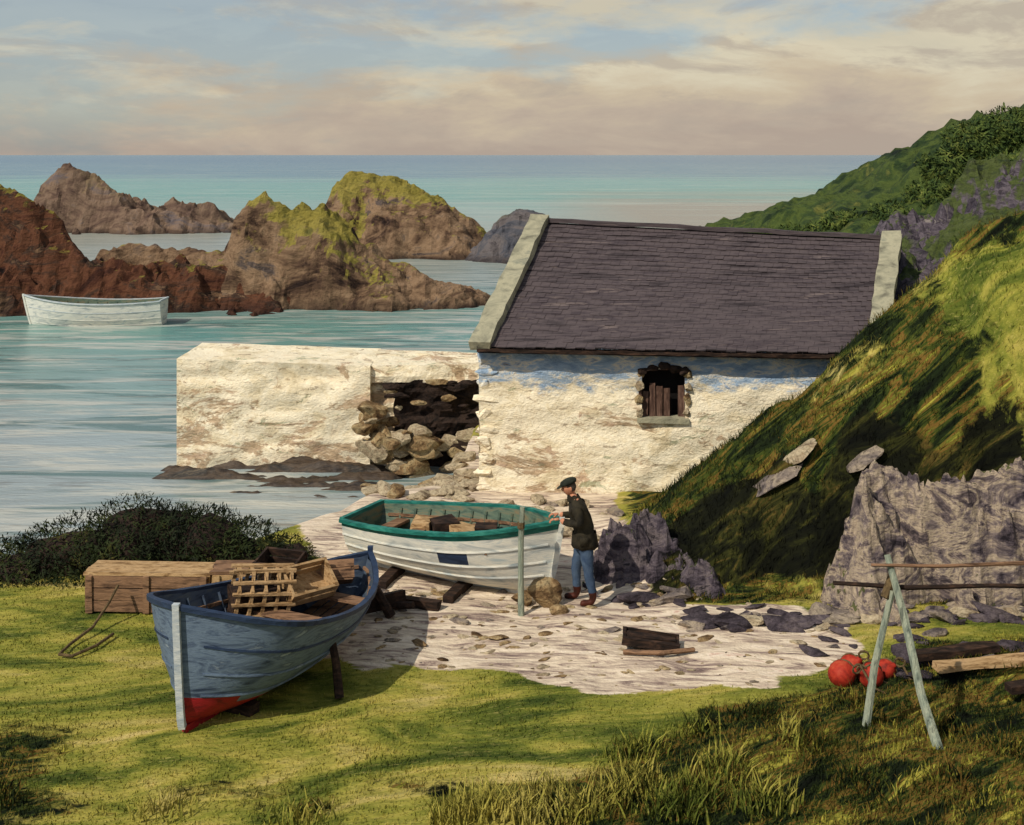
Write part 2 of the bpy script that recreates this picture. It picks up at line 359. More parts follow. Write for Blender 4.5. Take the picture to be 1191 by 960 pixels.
def blades(name,N,xr,yr,hfun,wid,keep,zonefix=None):
    x=np.random.uniform(xr[0],xr[1],N);y=np.random.uniform(yr[0],yr[1],N)
    z=height(x,y);sa,da,ea=zones(x,y,z)
    k=keep(x,y,z,sa,da,ea)>np.random.rand(N)
    x,y,z,sa,da,ea=[a[k] for a in (x,y,z,sa,da,ea)];n=len(x)
    h=hfun(x,y,da)*np.random.uniform(.5,1.3,n);a=np.random.uniform(0,2*np.pi,n)
    w=wid*np.random.uniform(.6,1.4,n);lean=h*np.random.uniform(.1,.8,n);la=np.random.uniform(0,2*np.pi,n)
    dx,dy=np.cos(a)*w,np.sin(a)*w;lx,ly=np.cos(la)*lean,np.sin(la)*lean
    b=z-.01
    V=np.stack([np.stack([x-dx,y-dy,b],1),np.stack([x+dx,y+dy,b],1),
                np.stack([x+dx*.7+lx*.4,y+dy*.7+ly*.4,b+h*.6],1),np.stack([x-dx*.7+lx*.4,y-dy*.7+ly*.4,b+h*.6],1),
                np.stack([x+lx,y+ly,b+h],1)],1).reshape(-1,3)
    i=np.arange(n)*5
    T=np.concatenate([np.stack([i,i+1,i+2],1),np.stack([i,i+2,i+3],1),np.stack([i+3,i+2,i+4],1)])
    o=fastmesh(name,V,T,M_ground,False)
    a_=o.data.color_attributes.new('zone','FLOAT_COLOR','POINT')
    if zonefix is not None: da=da*0+zonefix
    C=np.repeat(np.stack([sa*0,da,ea,np.ones(n)],1),5,axis=0)
    a_.data.foreach_set('color',C.astype(np.float32).ravel())
    return o
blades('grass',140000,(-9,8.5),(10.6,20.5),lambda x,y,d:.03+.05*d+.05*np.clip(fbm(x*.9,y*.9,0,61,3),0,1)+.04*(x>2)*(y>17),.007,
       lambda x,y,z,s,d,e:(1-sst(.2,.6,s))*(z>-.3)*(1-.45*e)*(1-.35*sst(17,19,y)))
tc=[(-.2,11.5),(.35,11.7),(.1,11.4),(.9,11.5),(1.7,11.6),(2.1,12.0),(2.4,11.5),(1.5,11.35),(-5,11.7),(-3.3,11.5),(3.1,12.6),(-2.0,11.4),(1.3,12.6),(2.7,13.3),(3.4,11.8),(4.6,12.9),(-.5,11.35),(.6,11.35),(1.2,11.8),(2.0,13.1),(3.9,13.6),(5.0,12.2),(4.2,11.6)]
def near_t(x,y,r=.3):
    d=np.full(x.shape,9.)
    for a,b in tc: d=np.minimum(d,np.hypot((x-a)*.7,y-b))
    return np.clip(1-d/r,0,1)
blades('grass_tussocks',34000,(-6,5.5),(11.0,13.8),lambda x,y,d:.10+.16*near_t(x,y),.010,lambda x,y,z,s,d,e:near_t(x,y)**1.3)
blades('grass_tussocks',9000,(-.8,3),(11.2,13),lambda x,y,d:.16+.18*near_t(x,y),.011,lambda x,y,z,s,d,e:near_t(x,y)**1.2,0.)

# ------------------------------------------------------------ ridges / reefs
def ridge(name,pts,yc,rf,rb,mat,dx=.3,amp=.6,seed=1,base=-1.8,fs=.25,pw=.75,smooth=False,q=.7,ext=1.,hs=3.,kk=.30,parent=None):
    px=[p[0] for p in pts];pz=[p[1] for p in pts]
    xs=np.arange(px[0]-ext,px[-1]+ext,dx);ys=np.arange(yc-rf*1.3,yc+rb*1.3,dx)
    X,Y=np.meshgrid(xs,ys);x,y=X.ravel(),Y.ravel()
    xw=x+1.2*amp*fbm(x*fs*1.5,y*fs*1.5,0,seed+5,4);yw=y+3.0*amp*fbm(x*fs,y*fs,0,seed+9,4)
    pr=np.interp(xw,[px[0]-.8*ext]+px+[px[-1]+.8*ext],[base]+pz+[base])
    d=np.where(yw<yc,(yc-yw)/rf,(yw-yc)/rb)
    f=np.clip(1-d,0,1)**pw
    step=ridged(x*fs*1.6+y*fs*.5,y*fs*2,0,seed,5)
    amp2=amp*.7
    z=base+(pr-base)*f+amp2*(step-.3)*np.clip(f*3,0,1)*np.clip((pr-base)/hs,0,1)
    z=z-amp*.6*np.abs(fbm(x*fs*4,y*fs*3,0,seed+2,4))
    ph=z+.55*x*fs+.5*fbm(x*fs,y*fs,0,seed+31,3)*q/.7
    zq=np.floor(ph/q)*q-(ph-z)
    k=kk*(.5+.5*fbm(x*fs*.8,y*fs*.8,0,seed+37,2))
    z=z*(1-k)+(zq+q*sst(.0,.45,(ph/q)%1))*k
    z=np.where(d>=.98,base,z)
    nx,ny=len(xs),len(ys);I=np.arange(nx*ny).reshape(ny,nx)
    F=np.stack([I[:-1,:-1],I[:-1,1:],I[1:,1:],I[1:,:-1]],-1).reshape(-1,4)
    return fastmesh(name,np.stack([x,y,z],1),F,mat,smooth,parent)
ridge('rocky_reef',[(-14.2,1.6),(-13.6,2.4),(-13.0,3.9),(-12.4,4.35),(-11.4,4.3),(-10.6,4.0),(-9,3.6),(-8.2,3.0),(-7.4,2.0),(-6.2,1.2),(-4.1,.4),(-2.4,-.2),(-1.2,-.9)],60.0,4.8,4,M_reef,.13,.85,3,fs=.34)
ridge('rocky_reef',[(-46,6),(-34,6.2),(-28,5.4),(-25.5,5.3),(-24.2,4.9),(-23,4.1),(-21.6,3.1),(-20.5,2.2),(-19.2,1.3),(-17.5,1.0),(-15.3,1.3),(-13.8,1.0),(-12.4,.1),(-10.5,-.5)],57.5,3.0,4,M_reef_red,.13,.85,14,fs=.36)
ridge('rocky_reef',[(-21,1.0),(-20,1.7),(-18.5,1.9),(-17,1.8),(-15,1.7),(-13,1.5)],60,2.5,3,M_reef,.14,.5,17,fs=.4)
ridge('sea_stack',[(-46.5,1.0),(-45.6,1.8),(-44.3,3.6),(-41.9,5.6),(-40.8,4.9),(-39.8,4.5),(-37.4,2.8),(-35.5,1.8),(-34.1,1.0),(-32.8,2.0),(-30,1.9),(-28.5,1.6),(-27.5,.7),(-25.5,-.5)],115,5,5,M_reef_far,.22,1.1,23,fs=.26)
ridge('sea_stack',[(-14.4,1.0),(-13.8,2.3),(-12.5,4.2),(-11.25,5.1),(-9.3,4.8),(-6.75,3.8),(-4.8,2.9),(-3.2,1.5),(-2.1,.2),(-1.3,-.8)],90,6.5,5.5,M_reef,.18,.8,33,fs=.27)
ridge('sea_stack',[(-2.7,-.4),(-1.2,1.5),(.3,2.7),(1.8,2.7),(3.0,1.9),(5.2,-.8)],85,4,4,M_reef_grey,.2,.6,43,fs=.3)
M_hill=nmat('hill_grass',[srgb(18,30,18),srgb(38,56,28),srgb(74,88,38),srgb(46,64,32),srgb(104,106,50)],.45,(1,1,1.5),bscale=2.2,bs=.9,bd=.5)
ridge('hill',[(12.3,0),(13.7,2.9),(14.5,3.2),(17.4,4.1),(19.5,5.0),(20.8,6.2),(22,7.3),(23,8.3),(25.5,8.7),(32,10),(60,14)],60,20,40,M_hill,.4,1.2,53,base=-1.2,fs=.18,pw=.6,smooth=True)
ridge('rocky_outcrop',[(7.9,1.5),(8.5,4.3),(9.1,4.8),(9.6,4.7),(10.2,4.9),(10.8,4.8),(11.2,5.4),(11.8,6.0),(12.3,6.3),(15,7.4),(22,8)],29.5,6.5,7,M_outcrop,.1,.75,63,base=-.5,fs=.7,pw=.5)
# rock ledge at the right, and the broken rock by the man
ridge('rocky_outcrop',[(4.55,.5),(4.75,1.15),(5.0,1.62),(5.5,1.75),(6.0,1.6),(6.6,1.85),(7.4,2.0),(8.2,2.3),(10,2.6)],17.25,.95,1.2,M_ledge,.035,.34,73,base=-.5,fs=1.25,pw=.5,q=.28,ext=.3,hs=1.2,kk=.6)
ridge('rocky_outcrop',[(1.28,.2),(1.42,.75),(1.62,1.0),(1.85,.8),(2.1,.95),(2.4,.6),(2.8,.35),(3.3,.1)],17.75,.75,1.0,M_ledge_dk,.03,.30,83,base=-.5,fs=1.9,pw=.5,q=.24,ext=.25,hs=1.2,kk=.6)

# ------------------------------------------------------------ rocks
bmt=bmesh.new();bmesh.ops.create_icosphere(bmt,subdivisions=3,radius=1)
ICO_V=np.array([v.co[:] for v in bmt.verts]);ICO_F=[tuple(v.index for v in f.verts) for f in bmt.faces];bmt.free()
def rockv(c,sz,seed,rotz=0.,tilt=0.):
    rs=np.random.RandomState(seed);v=ICO_V.copy()
    for _ in range(15):
        nn=rs.normal(size=3);nn/=np.linalg.norm(nn);d=rs.uniform(.42,.8)
        dp=v@nn;k=dp>d;v[k]-=np.outer(dp[k]-d,nn)
    v*=(1.12+.2*fbm(v[:,0]*2+seed,v[:,1]*2,v[:,2]*2,seed,3)+.06*fbm(v[:,0]*7+seed,v[:,1]*7,v[:,2]*7,seed,2))[:,None]
    v=v*np.array(sz)
    if tilt:
        ct,st=math.cos(tilt),math.sin(tilt);v=np.stack([v[:,0]*ct-v[:,2]*st,v[:,1],v[:,0]*st+v[:,2]*ct],1)
    cz,sz_=math.cos(rotz),math.sin(rotz)
    v=np.stack([v[:,0]*cz-v[:,1]*sz_,v[:,0]*sz_+v[:,1]*cz,v[:,2]],1)
    return v+np.array(c)
def rocks(name,items,mats,parent=None):
    mb=MB()
    for it in items:
        c,sz,seed=it[:3];m=it[3] if len(it)>3 else 0;r=it[4] if len(it)>4 else 0;tl=it[5] if len(it)>5 else 0
        mb.add([tuple(p) for p in rockv(c,sz,seed,r,tl)],ICO_F,m)
    return obj(name,mb.v,mb.f,mats,parent,False,mb.m)
def gz(x,y): return float(height(np.array([x]),np.array([y]))[0])

it=[]
for i in range(150):
    t=random.random();x=1.5+t*7.2;y=16.45-.25*math.sin(t*5)+random.gauss(0,.2)
    if x<2.4: y=random.uniform(16.8,17.1)
    r=random.uniform(.05,.19)*random.choice([.6,1,1.1])
    it.append(((x,y,gz(x,y)+r*.1),(r*2.0,r,r*.6),200+i,random.choice([0,0,0,0,1,1,2]),random.uniform(-.6,.6),random.uniform(-.3,.3)))
for i in range(26):
    x=random.uniform(3.6,6.6);y=random.uniform(14.3,15.8)
    r=random.uniform(.05,.16);it.append(((x,y,gz(x,y)+r*.1),(r*1.8,r,r*.6),360+i,random.choice([0,0,1]),random.uniform(-.6,.6)))
rocks('rubble_stones',it,[M_stone_dark,M_stone,M_stone_lit])
def rough_grid(mb,P,nu,nv,disp,seed,nrm,m=0,skip=None):
    us=np.linspace(0,1,nu+1);vs=np.linspace(0,1,nv+1);U,V=np.meshgrid(us,vs);u=U.ravel()[:,None];v=V.ravel()[:,None]
    p=[np.array(q,float)[None] for q in P]
    Q=p[0]*(1-u)*(1-v)+p[1]*u*(1-v)+p[2]*u*v+p[3]*(1-u)*v
    n=fbm(Q[:,0]*1.7,Q[:,1]*1.7,Q[:,2]*2.6,seed,4)
    Q=Q+np.array(nrm)[None]*(disp*n)[:,None]
    I=np.arange((nu+1)*(nv+1)).reshape(nv+1,nu+1);fs=[]
    for j in range(nv):
        for i in range(nu):
            if skip and skip((i+.5)/nu,(j+.5)/nv): continue
            fs.append((I[j,i],I[j,i+1],I[j+1,i+1],I[j+1,i]))
    mb.add([tuple(q) for q in Q],fs,m)
def rough_block(mb,x0,x1,y0,y1,z0,z1,disp,seed,m=0,res=.15,top=None):
    a=(x0,y0);b=(x1,y0);c=(x1,y1);d=(x0,y1)
    zt=top or (z1,z1,z1,z1)
    nx=max(2,int((x1-x0)/res));ny=max(2,int((y1-y0)/res));nz=max(2,int((z1-z0)/res))
    rough_grid(mb,((*a,z0),(*b,z0),(*b,zt[1]),(*a,zt[0])),nx,nz,disp,seed,(.3,-1,.3),m)
    rough_grid(mb,((*b,z0),(*c,z0),(*c,zt[2]),(*b,zt[1])),ny,nz,disp,seed,(.3,-1,.3),m)
    rough_grid(mb,((*d,z0),(*a,z0),(*a,zt[0]),(*d,zt[3])),ny,nz,disp,seed,(.3,-1,.3),m)
    rough_grid(mb,((*c,z0),(*d,z0),(*d,zt[3]),(*c,zt[2])),nx,nz,disp,seed,(.3,-1,.3),m)
    rough_grid(mb,((*a,zt[0]),(*b,zt[1]),(*c,zt[2]),(*d,zt[3])),nx,ny,disp,seed,(.3,-1,.3),m)
it=[]
for i,(x,y,sx,sy,sz) in enumerate([(3.95,18.3,.50,.4,.08),(4.35,18.35,.36,.3,.07),(5.25,18.0,.40,.3,.09)]):
    it.append(((x,y,gz(x,y)-.03),(sx,sy,sz),600+i,i%2,0,.6))
rocks('rock_slabs',it,[M_stone,M_stone_lit])
it=[]
for i in range(420):
    x=random.uniform(-2.4,4.3);y=random.uniform(14.3,17.6)
    if float(seg_dist_poly(np.array([x]),np.array([y]),SLIP)[0])<.05: continue
    r=random.choice([.015,.02,.03,.04,.05,.07])*random.uniform(.7,1.3)
    if y<15.2: r*=.7
    it.append(((x,y,gz(x,y)+r*.05),(r*1.8,r,r*.45),700+i,random.choice([0,0,1,3,3]),random.uniform(-.8,.8)))
rocks('beach_stones',it,[M_stone_lit,M_stone,M_stone_dark,M_stone_brown])
it=[]
for i in range(60):
    x=random.uniform(-1.9,1.9);y=random.uniform(19.5,22.2)
    r=random.uniform(.05,.2)
    it.append(((x,y,gz(x,y)+r*.1),(r*1.7,r,r*.6),1000+i,random.choice([0,0,0,1]),random.uniform(0,3)))
for i in range(44):
    x=random.uniform(-3.4,-.7);y=random.uniform(22.2,25.5);r=random.uniform(.1,.34)
    it.append(((x,y,gz(x,y)+r*.15),(r*1.6,r,r*.6),1100+i,random.choice([0,0,2]),random.uniform(0,3)))
rocks('shore_boulders',it,[M_stone_lit,M_stone,M_stone_brown])

# ------------------------------------------------------------ quay
quay=empty('stone_quay')
mb=MB();rough_block(mb,-7.8,-3.3,28.0,30.3,-2.0,1.55,.16,5,0,.09,top=(1.55,1.38,1.42,1.56))
mb.make('quay_wall',[M_wash_pier],quay,True)
M_ruin=whitewash('whitewash_ruined',False,.05)
mb=MB()
rough_block(mb,-3.35,-.2,28.35,30.2,-2.0,1.35,.24,6,0,.1,top=(1.38,1.22,1.3,1.42))
rough_block(mb,-3.32,-.2,28.1,28.5,.98,1.38,.12,7,0,.1)
mb.make('quay_rubble_wall',[M_ruin],quay)
mb=MB();rough_block(mb,-2.75,-.5,28.16,28.6,-2.0,1.02,.3,8,0,.09)
mb.make('breach_shade',[M_stone_black],quay)  # solid black block, painted shade for the hole in the wall
it=[]
for i in range(36):
    x=random.uniform(-3.3,-2.0);z=random.uniform(-1.0,.55-.5*(x+3.3))
    r=random.uniform(.12,.34);it.append(((x,27.6+random.uniform(-.3,.2)+z*.25,z),(r*1.4,r,r*.8),1300+i,random.choice([0,0,1]),random.uniform(0,3)))
for i in range(16):
    x=random.uniform(-2.9,-.6);z=random.uniform(.3,1.05)
    r=random.uniform(.08,.2);it.append(((x,28.0,z),(r*1.7,r*.5,r*.5),1400+i,random.choice([2,2,0]),random.uniform(-.2,.2)))
for i in range(14):
    x=random.uniform(-1.9,-.6);z=random.uniform(-1,-.2)
    r=random.uniform(.15,.32);it.append(((x,27.7,z),(r*1.5,r*.6,r*.8),1450+i,random.choice([2,2,1,0]),random.uniform(-.2,.2)))
rocks('quay_fallen_stones',it,[M_stone_brown,M_stone_lit,M_stone_black],quay)
M_quay_reflection=nmat('quay_reflection',[srgb(14,13,12),srgb(40,30,24),srgb(72,58,44),srgb(24,22,20),srgb(110,96,76)],1.6,(.5,2.5,1),.6,.4,.7,.05,8)
def shelf(name,x0,x1,y0,y1,seed,mat,hi=.16,cut=.42):
    xs=np.arange(x0,x1,.05);ys=np.arange(y0,y1,.04);X,Y=np.meshgrid(xs,ys);x,y=X.ravel(),Y.ravel()
    n=fbm(x*.6,y*3.2,0,seed,6);e=np.minimum(sst(x0,x0+1,x)*sst(x1,x1-1.5,x),sst(y0,y0+1.6,y))
    z=WATER-.12+hi*1.5*(n*1.7+cut)*e-.3*(1-e)+.03*fbm(x*6,y*6,0,seed,2)
    I=np.arange(len(x)).reshape(len(ys),len(xs))
    F=np.stack([I[:-1,:-1],I[:-1,1:],I[1:,1:],I[1:,:-1]],-1).reshape(-1,4)
    return fastmesh(name,np.stack([x,y,z],1),F,mat,True)
shelf('quay_reflection_shelf',-8.8,-1.2,24.4,28.3,91,M_quay_reflection,.15,.62)  # dark sheet standing in for the quay's reflection in the water

# ------------------------------------------------------------ cottage
cot=empty('stone_cottage')
A=Vector((-.62,22.6,0));B=Vector((6.65,21.95,0));DV=Vector((1.19,4.13,0))
R0=Vector((.57,26.73,4.80));R1=Vector((8.25,26.0,4.46))
zE0,zE1=2.83,2.80
C=A+DV*2;D=B+DV*2+Vector((.5,0,0))
du=(B-A).normalized();nf=Vector((du.y,-du.x,0))
Lw=(B-A).length
wu0,wu1,wv0,wv1=3.02/Lw,3.82/Lw,1.40,2.32
zb=-.9
nu=120;nv=60
def wskip(u,v):
    z=zb+v*(zE0-zb);return wu0<u<wu1 and wv0<z<wv1
mb=MB()
rough_grid(mb,(A+Vector((0,0,zb)),B+Vector((0,0,zb)),B+Vector((0,0,zE1)),A+Vector((0,0,zE0))),nu,nv,.09,9,nf,0,skip=wskip)
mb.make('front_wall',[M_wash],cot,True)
mb=MB()
def quad(a,b,c,d,m=0): mb.add([a,b,c,d],[(0,1,2,3)],m)
up=lambda p,z:Vector((p.x,p.y,z))
mb.add([up(A,zb),up(A,zE0),up(R0,R0.z-.02),up(C,zE0),up(C,zb)],[(0,1,2,3,4)])
mb.add([up(B,zb),up(B,zE1),up(R1,R1.z-.02),up(D,zE1),up(D,zb)],[(0,1,2,3,4)])
quad(up(C,zb),up(D,zb),up(D,zE1),up(C,zE0))
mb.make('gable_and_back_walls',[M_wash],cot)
it=[]
for k in range(11):
    z=-.2+k*.27;it.append(((A.x+.12+.06*(k%2),A.y+.04,z),(.2+.07*(k%2),.14,.15),2100+k,0,-.09))
rocks('corner_stones',it,[M_wash],cot)
mb=MB()
w0=A+du*(math.ceil(wu0*nu-.5)/nu*Lw);w1=A+du*(math.ceil(wu1*nu-.5)/nu*Lw)
ang=math.atan2(du.y,du.x);RW=Matrix.Rotation(ang,3,'Z')
cw=(w0+w1)/2;ww=(w1-w0).length
inn=-nf*.22
zc=(wv0+wv1)/2;hh=wv1-wv0+.06
for px_,sx in ((w0,1),(w1,-1)):
    mb.box(tuple(px_+inn*.75-du*(sx*.03)+Vector((0,0,zc))),(.06,.3,hh+.1),RW,0)
mb.box(tuple(cw+inn*.75+Vector((0,0,wv1+.03))),(ww+.14,.3,.09),RW,0)
mb.box(tuple(cw+inn*.35+Vector((0,0,wv0-.02))),(ww+.16,.36,.09),RW,2,.012)
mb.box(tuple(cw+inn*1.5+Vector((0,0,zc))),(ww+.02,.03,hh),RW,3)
nb=6
for i in range(nb):
    if i==4: continue
    x=(i+.5)/nb-.5
    hb=hh*[.50,.66,.60,.56,0,.62][i]
    mb.box(tuple(cw+inn*.55+du*(x*ww)+Vector((0,0,wv0+hb/2))),(ww/nb*.82,.03,hb),RW,1,.010)
mb.make('window',[M_board,M_board,M_cement,M_void],cot)
it=[]
for k in range(5):
    p=cw+du*((k-2)*.2)+nf*.03;it.append(((p.x,p.y,wv1+.07-.045*abs(k-2)),(.13,.09,.09),2200+k,2,-.09))
for k in range(4):
    for s_,pp in ((-1,w0),(1,w1)):
        p=pp+du*(s_*.05)+nf*.0;it.append(((p.x,p.y,wv0+.12+k*.24),(.09,.07,.12),2210+k+10*s_,(k+1)%2,-.09))
rocks('window_surround_stones',it,[M_stone_brown,M_stone_lit,M_stone_black],cot)
def roofside(E0,E1,T0,T1,name):
    mb=MB();nrm=((E1-E0).cross(T0-E0)).normalized()
    if nrm.z<0: nrm=-nrm
    nc,ns=24,40
    for k in range(nc):
        t0=k/nc;t1=min(1.0,(k+1.35)/nc);off=.5*(k%2)
        for j in range(-1,ns):
            a=max(0,(j+off)/ns);b=min(1,(j+off+.975)/ns)
            if b<=a: continue
            lf=.024+random.uniform(-.005,.009)
            sag=-.10*math.sin(math.pi*t0)*math.sin(math.pi*a)-.03*math.sin(a*9+1)*math.sin(math.pi*t0)
            def P(u,t,l):
                p=E0.lerp(E1,u).lerp(T0.lerp(T1,u),t);return p+nrm*(l+sag)
            td=t0-random.uniform(0,.008)
            p=[P(a,td,lf),P(b,td+random.uniform(-.002,.002),lf),P(b,t1,.008),P(a,t1,.008),P(a,td,lf-.02),P(b,td,lf-.02)]
            mb.add(p,[(0,1,2,3),(4,5,1,0)])
    mb.add([E0-nrm*.14,E1-nrm*.14,T1-nrm*.14,T0-nrm*.14],[(0,1,2,3)])
    mb.make(name,[M_slate],cot)
ov=nf*.28+Vector((0,0,-.14))
E0=up(A,zE0+.05)+ov;E1=up(B,zE1+.05)+ov
roofside(E0,E1,R0,R1,'roof_front')
roofside(up(D,zE1)-nf*.2,up(C,zE0)-nf*.2,R1,R0,'roof_back')
mb=MB()
for (e,r,sgn,wd) in ((E0,R0,1,.40),(E1,R1,-1,.40)):
    p0=e+du*sgn*.05+nf*.04+Vector((0,0,.03));p1=r+du*sgn*.05+Vector((0,0,.10))
    mb.sweep([p0.lerp(p1,i/16)+Vector((0,0,random.uniform(-.02,.02))) for i in range(17)],wd,.17,0,.02)
bk0=up(C,zE0)-nf*.2;bk1=up(D,zE1)-nf*.2
mb.beam(R0+Vector((0,0,.05)),bk0,.34,.15);mb.beam(R1+Vector((0,0,.05)),bk1,.34,.15)
mb.make('gable_coping',[M_cement],cot)
mb=MB();mb.sweep([R0.lerp(R1,i/20)+Vector((0,0,.05+random.uniform(-.012,.012))) for i in range(21)],.22,.09,0,.008)
mb.make('ridge_tiles',[M_slate],cot)
mb=MB();mb.sweep([(E0+Vector((0,0,-.06))).lerp(E1+Vector((0,0,-.06)),i/30)+Vector((0,0,random.uniform(-.012,.012))) for i in range(31)],.10,.06,0,.01)
mb.make('eaves_board',[M_wood_dark],cot)

# ------------------------------------------------------------ boats
def smoothi(t,a,b,c):
    return a*(1-t)*(1-2*t)+4*b*t*(1-t)+c*t*(2*t-1)
def build_boat(name,bow,axis,L,Bm,sheer,keel,rake,mats,double=False,tm=.4,pw=2.2,flat=.15,wale=.84,bottom=.0,patch=None,tr=.7,NS=36,NJ=14,railw=.08,rub=5,thw=(.28,.5,.72,.88)):
    root=empty(name,(bow[0],bow[1],0));ax=Vector((axis[0],axis[1],0)).normalized();nn=Vector((-ax.y,ax.x,0))
    off=Vector((bow[0],bow[1],0))
    def bb(t):
        if t<tm: return Bm*(1-(1-t/tm)**pw)
        u=(t-tm)/(1-tm)
        return Bm*(1-u**2.4) if double else Bm*(1-(1-tr)*u**2)
    def P(t,s,side,ins=0.):
        a=s*math.pi/2;zs=smoothi(t,*sheer);zk=smoothi(t,*keel)
        y=(bb(t))*(.78*math.sin(a)**.85+.22*s);z=zk+(zs-zk)*(flat*s+(1-flat)*(1-math.cos(a)))
        x=t*L+rake*(1-s)**1.0*max(0,1-t*2.2)**1.5
        if double: x-=.35*(1-s)*max(0,(t-.6)/.4)**2
        if ins: y=max(0,y-ins);z+=ins*(1-s)*1.0;x+=ins*(1 if t<.05 else 0)-ins*(1 if t>.95 else 0)
        p=ax*x+nn*(y*side);return (p.x,p.y,z)
    mb=MB()
    for side in (-1,1):
        for ins,inner in ((0,False),(.035,True)):
            V=[P(i/NS,j/NJ,side,ins) for i in range(NS+1) for j in range(NJ+1)];Fs=[];Ms=[]
            for i in range(NS):
                for j in range(NJ):
                    a=i*(NJ+1)+j;Fs.append((a,a+NJ+1,a+NJ+2,a+1))
                    s_=(j+.5)/NJ;t_=(i+.5)/NS
                    m=3 if inner else (1 if s_>wale else (2 if s_<bottom*(1-.6*t_) else 0))
                    if patch and not inner and side==patch[4] and patch[0]<t_<patch[1] and patch[2]<s_<patch[3]: m=7
                    Ms.append(m)
            o=len(mb.v);mb.v+=V;mb.f+=[tuple(q+o for q in f) for f in Fs];mb.m+=Ms
    obj('hull',mb.v,mb.f,mats,root,True,mb.m)
    det=MB()
    if not double:
        for x_,mm in ((0,0),(.04,3)):
            pts=[P(1,j/NJ,-1) for j in range(NJ,-1,-1)]+[P(1,j/NJ,1) for j in range(1,NJ+1)]
            pts=[(p[0]-ax.x*x_,p[1]-ax.y*x_,p[2]) for p in pts];det.add(pts,[tuple(range(len(pts)))],mm)
        det.beam(Vector(P(1,1,-1))+Vector((0,0,.02)),Vector(P(1,1,1))+Vector((0,0,.02)),.07,.06,5)
    for side in (-1,1):
        pts=[Vector(P(i/NS,1,side))+nn*side*.012+Vector((0,0,.012)) for i in range(NS+1)]
        det.sweep(pts,railw,.05,5,.003)
        for sv in (.80,.62,.45):
            pts=[Vector(P(i/NS,sv,side))+nn*side*.006 for i in range(1,NS+1)]
            det.sweep(pts,.016,.022,rub if sv==.8 else 0,.001)
        pts=[Vector(P(i/NS,.84,side,.05)) for i in range(2,NS)];det.sweep(pts,.03,.04,6,.002)
    stem=[Vector(P(0,s,1))-ax*.03 for s in np.linspace(0,1,10)]+[Vector(P(0,1,1))-ax*.03+Vector((0,0,.06))]
    det.sweep(stem,.075,.075,4,.002)
    kl=[Vector(P(t,0,1))-Vector((0,0,.035)) for t in np.linspace(0.0,1,16)]
    det.sweep(kl,.07,.10,2 if bottom else 0,.001)
    if double:
        st=[Vector(P(1,s,1))+ax*.02 for s in np.linspace(0,1,8)]+[Vector(P(1,1,1))+ax*.02+Vector((0,0,.10))]
        det.sweep(st,.07,.07,5,.001)
    for t in thw:
        det.beam(Vector(P(t,.78,-1,.03)),Vector(P(t,.78,1,.03)),.2,.035,6,.004)
    for t in np.linspace(.12,.9,12):
        for side in (-1,1):
            det.sweep([Vector(P(t,s,side,.05)) for s in np.linspace(.08,.95,8)],.03,.03,3,.001)
    for k in (-.18,-.06,.06,.18):
        det.beam(Vector(P(.2,.0,1))+nn*k*1.0+Vector((0,0,.17)),Vector(P(.85,0,1))+nn*k*1.2+Vector((0,0,.17)),.1,.02,6)
    det.make('timbers',mats,root)
    return root,P,ax,nn
blue,Pb,bax,bnn=build_boat('blue_rowing_boat',(-3.62,13.05),(.44,.898),3.8,1.04,(1.38,.86,.84),(.06,.10,.36),.10,
   [M_blue,M_blue,M_red,M_bluein,M_whitestem,M_bluedk,M_wood,M_bluedk],double=True,tm=.30,pw=3.0,bottom=.42,wale=2,railw=.07,thw=(.3,.52,.74))
white,Pw,wax,wnn=build_boat('white_rowing_boat',(.68,17.0),(-.88,.475),3.40,.78,(1.12,.90,.78),(.06,.04,.10),.26,
   [M_white,M_teal,M_white,M_inside,M_white,M_teal,M_wood,M_bluedk],tm=.45,pw=2.0,wale=.90,patch=(.34,.47,.66,.82,1),rub=0)
moored,_,_,_=build_boat('moored_rowing_boat',(-21.0,51.8),(1,.02),6.0,.95,(.25,-.05,.05),(-1.3,-1.35,-1.25),.5,
   [M_white,M_white,M_white,M_inside,M_white,M_whitestem,M_wood,M_white],tm=.45,pw=2.0,wale=2)
mb=MB()
for q in range(5):
    p=Vector(Pw(.30+.11*q,.3,-1));mb.box((p.x,p.y,.57+.06*(q%2)),(.36,.3,.24),Matrix.Rotation(.5+q,3,'Z'),q%2,.03)
mb.make('cargo_boxes',[M_wood_tan,M_wood_dark],white)

mb=MB()
mb.tube([(-2.0,13.95,.0),(-2.06,14.1,.35),(-2.14,14.25,.60)],[.055,.05,.045],0,7,.08)
mb.beam((-3.3,13.75,.05),(-2.9,13.55,.05),.16,.12,0,.01)
mb.tube([(-1.65,16.4,.0),(-2.0,16.5,.6)],[.07,.05],0,7,.1)
mb.tube([(-1.95,16.75,.02),(-1.35,16.5,.12)],[.07,.05],0,7,.1)
mb.beam((-2.3,16.3,.12),(-1.5,16.75,.16),.16,.18,0,.02)
mb.make('boat_props',[M_wood_dark])
mb=MB()
mb.beam((-1.9,17.4,.05),(-1.6,18.6,.05),.16,.14,0,.01);mb.beam((-.9,16.9,.05),(-.5,18.1,.05),.16,.12,0,.01)
mb.beam((-1.7,16.9,.07),(-1.0,16.65,.06),.14,.12,0,.02)
mb.make('keel_blocks',[M_wood_dark])
mb=MB();mb.tube([(.13,16.5,-.1),(.12,16.5,.5),(.125,16.52,1.0),(.14,16.5,1.47)],[.045,.042,.04,.036],0,9,.1)
mb.tube([(.125,16.5,1.18),(.125,16.5,1.26)],[.052,.052],1,9,.05)
mb.make('mooring_post',[M_wood_grey,M_rope])
